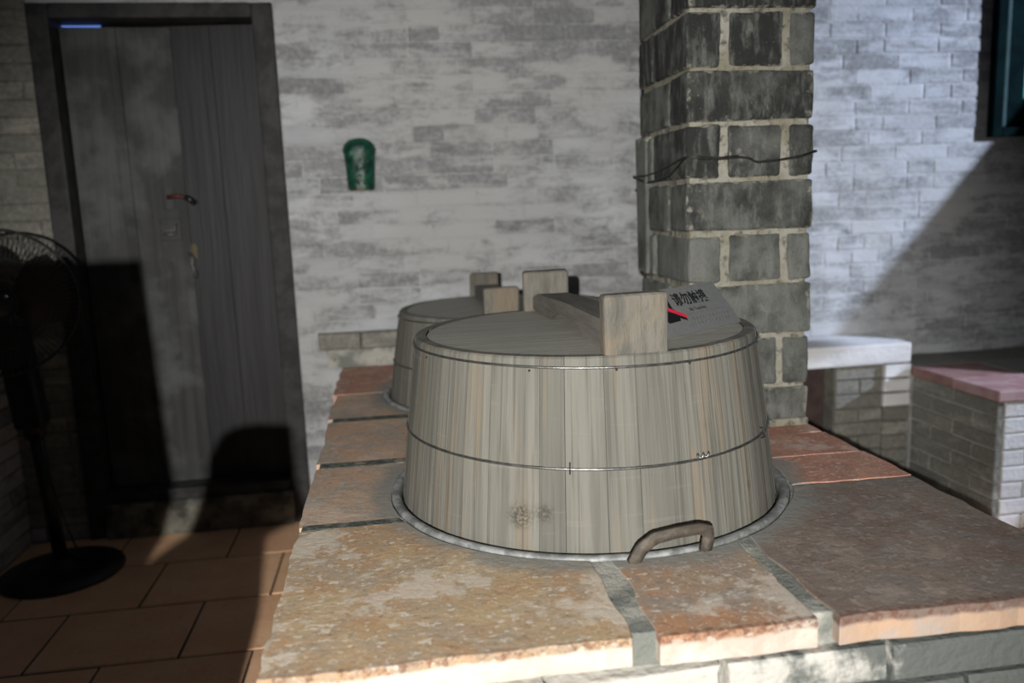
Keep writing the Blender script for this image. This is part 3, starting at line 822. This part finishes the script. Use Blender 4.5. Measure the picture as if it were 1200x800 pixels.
# ------------------------------------------------------------------ chimney pillar
CX0, CX1, CY0, CY1 = .864, 1.257, 2.322, 2.78
chim = thing('chimney', 'square chimney of sooty grey blocks with yellowed mortar rising from the stove', 'chimney', ((CX0 + CX1) / 2, (CY0 + CY1) / 2, ZS + .003))
cox, coy = chim.location.x, chim.location.y
CZ = [0.742, .868, 1.030, 1.193, 1.348, 1.504, 1.668, 1.820, 1.982, 2.144, 2.306, 2.468]
link('mortar_core', bevel_box('mortar_core', CX0 + .010 - cox, CX1 - .010 - cox, CY0 + .010 - coy, CY1 - .010 - coy, 0, CZ[-1] - .745, .01), M['blockmortar'], chim)
rc = random.Random(21)
def block(x0, x1, y0, y1, z0, z1):
    bm = bmesh.new(); v, f = box_vf(x0 - cox, x1 - cox, y0 - coy, y1 - coy, z0 - ZS - .003, z1 - ZS - .003)
    j = .0045
    vv = [bm.verts.new((a + rc.uniform(-j, j) * .7, b + rc.uniform(-j, j) * .7, c_ + rc.uniform(-j, j))) for a, b, c_ in v]
    for q in f: bm.faces.new([vv[i] for i in q])
    bmesh.ops.bevel(bm, geom=list(bm.edges), offset=.009, segments=2, affect='EDGES', profile=.5)
    bmesh.ops.subdivide_edges(bm, edges=[e_ for e_ in bm.edges if e_.calc_length() > .05], cuts=5, use_grid_fill=True)
    for vv_ in bm.verts:
        p_ = vv_.co * 26 + Vector((z0 * 7, x0 * 5, y0 * 3))
        vv_.co += mnoise.noise_vector(p_) * .0038
    link('block', bm_mesh('block', bm, True), M['block'], chim)
for i in range(len(CZ) - 1):
    z0, z1 = CZ[i] + (.001 if i == 0 else .007), CZ[i + 1] - .007
    g = .016; o_ = rc.uniform(-.006, .006)
    if i % 2 == 0:   # long front block, side blocks behind it
        block(CX0 + o_, CX1, CY0, CY0 + .15, z0, z1)
        block(CX0 + o_, CX0 + .14, CY0 + .15 + g, CY1, z0, z1)
        block(CX1 - .14, CX1, CY0 + .15 + g, CY1 - .13, z0, z1)
        block(CX0 + .14 + g, CX1, CY1 - .12, CY1, z0, z1)
    else:
        d = rc.uniform(-.008, .008)
        block(CX0 + o_, CX0 + .100 + d, CY0, CY0 + .300, z0, z1)
        block(CX0 + o_ - .004, CX0 + .10, CY0 + .300 + g, CY1, z0, z1)
        block(CX0 + .100 + d + .027, CX0 + .292 + d, CY0 + .001, CY0 + .13, z0, z1)
        block(CX0 + .292 + d + .023, CX1, CY0 + .002, CY0 + .30, z0, z1)
        block(CX0 + .13, CX1, CY0 + .31, CY1, z0, z1)
# a shallow rendered patch at the left rear corner, where the lower courses stand out
link('mortar_patch', bevel_box('mortar_patch', CX0 - .016 - cox, CX0 + .02 - cox, CY1 - .10 - coy, CY1 + .004 - coy, 1.21 - .743, 1.665 - .743, .008, 2, .004), M['block'], chim)
# foot fillet of mortar
link('foot_mortar', bevel_box('foot_mortar', CX0 - .006 - cox, CX1 - .004 - cox, CY0 - .016 - coy, CY0 + .02 - coy, 0, .022, .010, 2, .003), M['blockmortar'], chim)
# tied wire
yf = CY0 - .006
def fp(px, z, off=0): return (px, yf - off, z)
def sidept(s_, z): return (CX0 - .007, CY0 + s_, z)
main = [(CX1 + .012, CY0 + .05, 1.583), (CX1 + .005, CY0 - .006, 1.580), fp(1.21, 1.566), fp(1.14, 1.557), fp(1.075, 1.553), fp(1.05, 1.566), fp(1.02, 1.569), fp(.96, 1.566), fp(.905, 1.568), (CX0 + .018, CY0 - .006, 1.572), (CX0 - .006, CY0 + .012, 1.570)]
low = main + [sidept(.08, 1.545), sidept(.14, 1.527), sidept(.26, 1.518), sidept(.37, 1.513), (CX0 - .022, CY1 - .06, 1.525), (CX0 - .022, CY1 + .01, 1.535)]
hi = [(p_[0] - .003, p_[1] - .001, p_[2] + .003) for p_ in main[-5:]] + [sidept(.12, 1.560), sidept(.26, 1.544), (CX0 - .012, CY0 + .36, 1.537), (CX0 - .022, CY1 - .08, 1.537), (CX0 - .022, CY1 + .01, 1.540)]
wr = link('tied_wire', mesh('tied_wire', *join_vf([tube_vf(low, .0036, 6), tube_vf(hi, .0028, 6)]), True), M['darkwire'])
tag(wr, 'thin dark wire tied around the grey block chimney', 'wire')

# ------------------------------------------------------------------ green glazed wall vase
vx, vz0, vz1 = -.129, 1.556, 1.790
va = thing('wall_vase', 'dark green glazed half-round pottery vase hung on the brick wall', 'vase', (vx, YW - .008, vz0))
hh = .185   # pocket height
prof = [(.058, 0), (.061, .01), (.065, .08), (.070, .15), (.076, hh - .006), (.077, hh), (.069, hh), (.066, hh - .008), (.055, .09), (.045, .02)]
v, f = lathe_vf(prof, 28, math.pi, 2 * math.pi)
v = [(a, b * .62, c_) for a, b, c_ in v]
link('pocket', mesh('pocket', v, f, True), M['glaze'], va)
link('pocket_base', mesh('pocket_base', *prism_vf([(.052 * math.cos(math.pi + math.pi * i / 20), .62 * .052 * math.sin(math.pi + math.pi * i / 20)) for i in range(21)], -.004, .012)), M['clay'], va)
pl = [(-.056, 0), (.056, 0), (.071, hh)] + [(.071 * math.cos(R(a_)), hh + .048 * math.sin(R(a_))) for a_ in range(10, 180, 10)] + [(-.071, hh)]
v, f = prism_vf(pl, 0, .010)
link('back_plate', mesh('back_plate', [(a, -c_, b) for a, b, c_ in v], f), M['glaze'], va)
v, f = lathe_vf([(.0735 * math.cos(R(a_)) ** .8 if a_ < 90 else 0, hh - .004 + .050 * math.sin(R(a_))) for a_ in range(0, 91, 10)], 28, math.pi, 2 * math.pi)
link('hood', mesh('hood', [(a, b * .56, c_) for a, b, c_ in v], f, True), M['glaze'], va)
rv = random.Random(4)
for i, (dx, dz, rr_) in enumerate(((.016, .150, .012), (-.004, .130, .013), (-.014, .105, .012), (-.006, .088, .010), (.012, .10, .012), (-.004, .062, .011), (.022, .07, .013), (-.022, .035, .012), (-.008, .042, .009), (.02, .03, .012), (-.03, .14, .010), (.035, .125, .010))):
    y = -.62 * math.sqrt(max(.0001, .060 ** 2 - dx ** 2)) - .002
    bm = bmesh.new(); bmesh.ops.create_uvsphere(bm, u_segments=10, v_segments=6, radius=rr_)
    bmesh.ops.scale(bm, vec=(1.15, .55, .75), verts=bm.verts); bmesh.ops.rotate(bm, matrix=Matrix.Rotation(rv.uniform(-1, 1), 3, 'Y'), verts=bm.verts)
    link('relief_petal', bm_mesh('relief_petal', bm, True), M['glaze'], va, (dx, y, dz))

# ------------------------------------------------------------------ standing fan
FX, FY = -1.46, 3.47
fan = thing('pedestal_fan', 'tall black pedestal fan with wire grille beside the door', 'fan', (FX, FY, 0))
link('base', mesh('base', *lathe_vf([(0, 0), (.235, 0), (.242, .006), (.238, .018), (.15, .034), (.06, .046), (.045, .07), (0, .07)], 48), True), M['fanblack'], fan)
v, f = tube_vf([(0, 0, .05), (-.02, 0, .35), (-.038, 0, .66)], .027, 14)
link('pole', mesh('pole', v, f, True), M['fanblack'], fan)
v, f = tube_vf([(-.035, 0, .585), (-.036, 0, .60), (-.038, 0, .635), (-.039, 0, .65)], [.030, .041, .043, .046], 16)
link('collar', mesh('collar', v, f, True), M['fanblack'], fan)
link('control_column', bevel_box('control_column', -.055, .055, -.05, .05, 0, .42, .018, 3), M['fanblack'], fan, (-.04, 0, .64), (0, R(-4.5), 0))
hc = Vector((-.095, -.06, 1.16)); fyaw = R(32)
hd = link('motor', mesh('motor', *lathe_vf([(0, -.13), (.05, -.125), (.075, -.09), (.08, -.03), (.075, .02), (.03, .04), (0, .04)], 28), True), M['fanblack'], fan, hc, (R(90), 0, fyaw))
# local z of the head now points towards the room (-y)
GR = .282
def guard(zf, zc, nm):
    ps = []
    ring = lambda r_, z_, w_: tube_vf([(r_ * math.cos(2 * math.pi * i / 48), r_ * math.sin(2 * math.pi * i / 48), z_) for i in range(48)], w_, 6, True)
    ps.append(ring(GR, zf, .006)); ps.append(ring(GR * .62, zf + (zc - zf) * .75, .002)); ps.append(ring(.055, zc, .004))
    for i in range(84):
        a_ = 2 * math.pi * i / 84; c_, s_ = math.cos(a_), math.sin(a_)
        ps.append(tube_vf([(.055 * c_, .055 * s_, zc), (GR * .62 * c_, GR * .62 * s_, zf + (zc - zf) * .8), (GR * .9 * c_, GR * .9 * s_, zf + (zc - zf) * .45), (GR * c_, GR * s_, zf)], .0016, 4))
    return link(nm, mesh(nm, *join_vf(ps), True), M['fanwire'], fan, hc, (R(90), 0, fyaw))
guard(.075, .145, 'front_grille'); guard(.070, .0, 'rear_grille')
link('grille_badge', mesh('grille_badge', *lathe_vf([(0, .150), (.045, .149), (.055, .142), (.05, .135), (0, .135)], 28), True), M['fanblade'], fan, hc, (R(90), 0, fyaw))
link('hub', mesh('hub', *lathe_vf([(0, .11), (.03, .108), (.042, .09), (.042, .05), (0, .045)], 24), True), M['fanblade'], fan, hc, (R(90), 0, fyaw))
link('chrome_cap', mesh('chrome_cap', *lathe_vf([(0, .165), (.007, .163), (.009, .155), (.009, .149)], 12), True), M['chrome'], fan, hc + Vector((.02, 0, .03)), (R(90), 0, fyaw))
for k in range(3):
    V, Fc = [], []; nr, na = 6, 8
    for s_ in (0, 1):
        for i in range(nr + 1):
            r_ = .035 + (.255 - .035) * i / nr; wd = R(22 + 26 * math.sin(math.pi * (.15 + .75 * i / nr)))
            for j in range(na + 1):
                a_ = R(120 * k) + wd * (j / na - .5) * 2 + .25 * i / nr
                V.append((r_ * math.cos(a_), r_ * math.sin(a_), .075 + .028 * (j / na - .5) * 2 + s_ * .003))
    m = (nr + 1) * (na + 1)
    for i in range(nr):
        for j in range(na):
            a = i * (na + 1) + j; Fc.append((a, a + 1, a + na + 2, a + na + 1)); Fc.append((m + a + na + 1, m + a + na + 2, m + a + 1, m + a))
    link('blade', mesh('blade', V, Fc, True), M['fanblade'], fan, hc, (R(90), 0, fyaw))
v, f = tube_vf([(-.012, -.03, .62), (.005, -.045, .52), (.028, -.045, .36), (.052, -.035, .22), (.075, -.02, .1), (.085, .01, .05), (.10, .06, .036)], .0035, 6)
link('power_cord', mesh('power_cord', v, f, True), M['fanblack'], fan)

# ------------------------------------------------------------------ whitewashed benches on the right
bA = thing('brick_ledge', 'whitewashed brick ledge with thick top slab behind the chimney', 'ledge', (2.0, 3.70, 0))
link('top_slab', bevel_box('top_slab', 1.35 - 2.0, 2.452 - 2.0, 3.55 - 3.7, YW - .01 - 3.7, .637, .742, .012, 2, .003), M['benchbrick'], bA)
link('leg_core', bevel_box('leg_core', 2.325 - 2.0, 2.444 - 2.0, 3.562 - 3.7, YW - .01 - 3.7, 0, .637, .004), M['oldmortar'], bA)
rg = random.Random(9)
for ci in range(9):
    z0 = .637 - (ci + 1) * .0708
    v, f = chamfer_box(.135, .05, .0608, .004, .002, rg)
    link('brick', mesh('brick', v, f), M['benchbrick'] if ci < 3 else M['oldbrick'], bA, (2.384 - 2.0, 3.60 - 3.7, z0 + .0354))  # upper courses paler: daylight patch on the leg put into the brick colour
# lower infill wall set back below the slab
link('infill_core', bevel_box('infill_core', 2.07 - 2.0, 2.325 - 2.0, 3.585 - 3.7, YW - .012 - 3.7, 0, .637, .003), M['oldmortar'], bA)
for ci in range(9):
    z0 = .637 - (ci + 1) * .0708
    xs = (2.07, 2.2, 2.325) if ci % 2 else (2.07, 2.325)
    for a, b in zip(xs, xs[1:]):
        v, f = chamfer_box(b - a - .008, .02, .062, .004, .002, rg)
        link('brick', mesh('brick', v, f), M['oldbrick'], bA, ((a + b) / 2 - 2.0, 3.592 - 3.7, z0 + .0354))
link('recess_shade', bevel_box('recess_shade', 1.75 - 2.0, 2.062 - 2.0, 3.66 - 3.7, 3.69 - 3.7, 0, .636, .004), M['recessdark'], bA)  # dark sheet standing in for the shade of the deeper recess

BX0, BX1, BY0, BY1, BZ = 2.458, 3.95, 2.975, 3.545, .62
bB = thing('brick_bench', 'low brick bench with pink tile top, whitewashed front, at the right edge', 'bench', (3.0, 3.3, 0))
def bl_(n, me, mat, loc=(0, 0, 0), rot=(0, 0, 0)): return link(n, me, mat, bB, loc, rot)
bl_('mortar_core', bevel_box('mortar_core', BX0 + .012 - 3, BX1 - 3, BY0 + .012 - 3.3, YW - .015 - 3.3, 0, BZ - .045, .004), M['benchmortar'])
for ci in range(8):
    z0 = BZ - .045 - (ci + 1) * .0718; zc = z0 + .036
    # left face
    y = BY0 + (.14 if ci % 2 else .0); e0 = BY0
    cuts = [BY0] + [BY0 + (.14 if ci % 2 else .27) + k * .28 for k in range(4)]
    cuts = [c_ for c_ in cuts if c_ < BY1 - .04] + [BY1]
    for a, b in zip(cuts, cuts[1:]):
        v, f = chamfer_box(b - a - .008, .03, .064, .004, .002, rg)
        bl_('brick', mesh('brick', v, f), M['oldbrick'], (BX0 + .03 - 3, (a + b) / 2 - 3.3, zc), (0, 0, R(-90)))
    # front face
    cuts = [BX0 + .031] + [BX0 + (.14 if ci % 2 else .28) + k * .285 for k in range(5)] 
    for a, b in zip(cuts, cuts[1:]):
        v, f = chamfer_box(b - a - .008, .03, .064, .004, .002, rg)
        bl_('brick', mesh('brick', v, f), M['benchbrick'], ((a + b) / 2 - 3, BY0 + .03 - 3.3, zc))
for i, (a, b) in enumerate(zip((BX0 - .008, 2.80, 3.16, 3.52), (2.796, 3.156, 3.516, 3.90))):
    for (c_, d_) in ((BY0 - .012, 3.25), (3.254, 3.54), (3.55, YW - .016)):
        if c_ > 3.5 and i == 0: a = max(a, 2.47)
        bl_('top_tile', bevel_box('top_tile', a - 3, b - 3, c_ - 3.3, d_ - 3.3, BZ - .045, BZ, .006, 2, .002), M['pinktile'] if c_ < 3.2 else (M['redtile'] if c_ < 3.5 and i == 0 else M['oldbrick']))

# ------------------------------------------------------------------ window
win = struct(bpy.data.objects.new('window_1', None)); COL.objects.link(win); win.location = (WX0, YW, WZ0)
def wl(n, me, mat): return link(n, me, mat, win)
WH, WWD = 1.1, .80
wl('window_frame', bevel_box('window_frame', 0, .055, -.045, .10, 0, WH, .006), M['tealdark'])
wl('window_frame', bevel_box('window_frame', .055, WWD, -.045, .10, 0, .045, .006), M['tealdark'])
wl('window_frame', bevel_box('window_frame', WWD - .055, WWD, -.045, .10, .045, WH, .006), M['tealdark'])
wl('sash_bead', bevel_box('sash_bead', .062, .100, -.01, .02, .05, WH, .006), M['teal'])
wl('sash_stile', bevel_box('sash_stile', .105, .20, .0, .05, .05, WH, .006), M['tealdark'])
wl('sash_rail', bevel_box('sash_rail', .20, WWD - .06, .0, .05, .05, .19, .006), M['tealdark'])
wl('pane', bevel_box('pane', .20, WWD - .06, .02, .026, .19, WH, 0), M['glass'])

for ob in scene.objects:
    if ob.type == 'MESH' and not ob.data.materials: print('NO MATERIAL', ob.name)
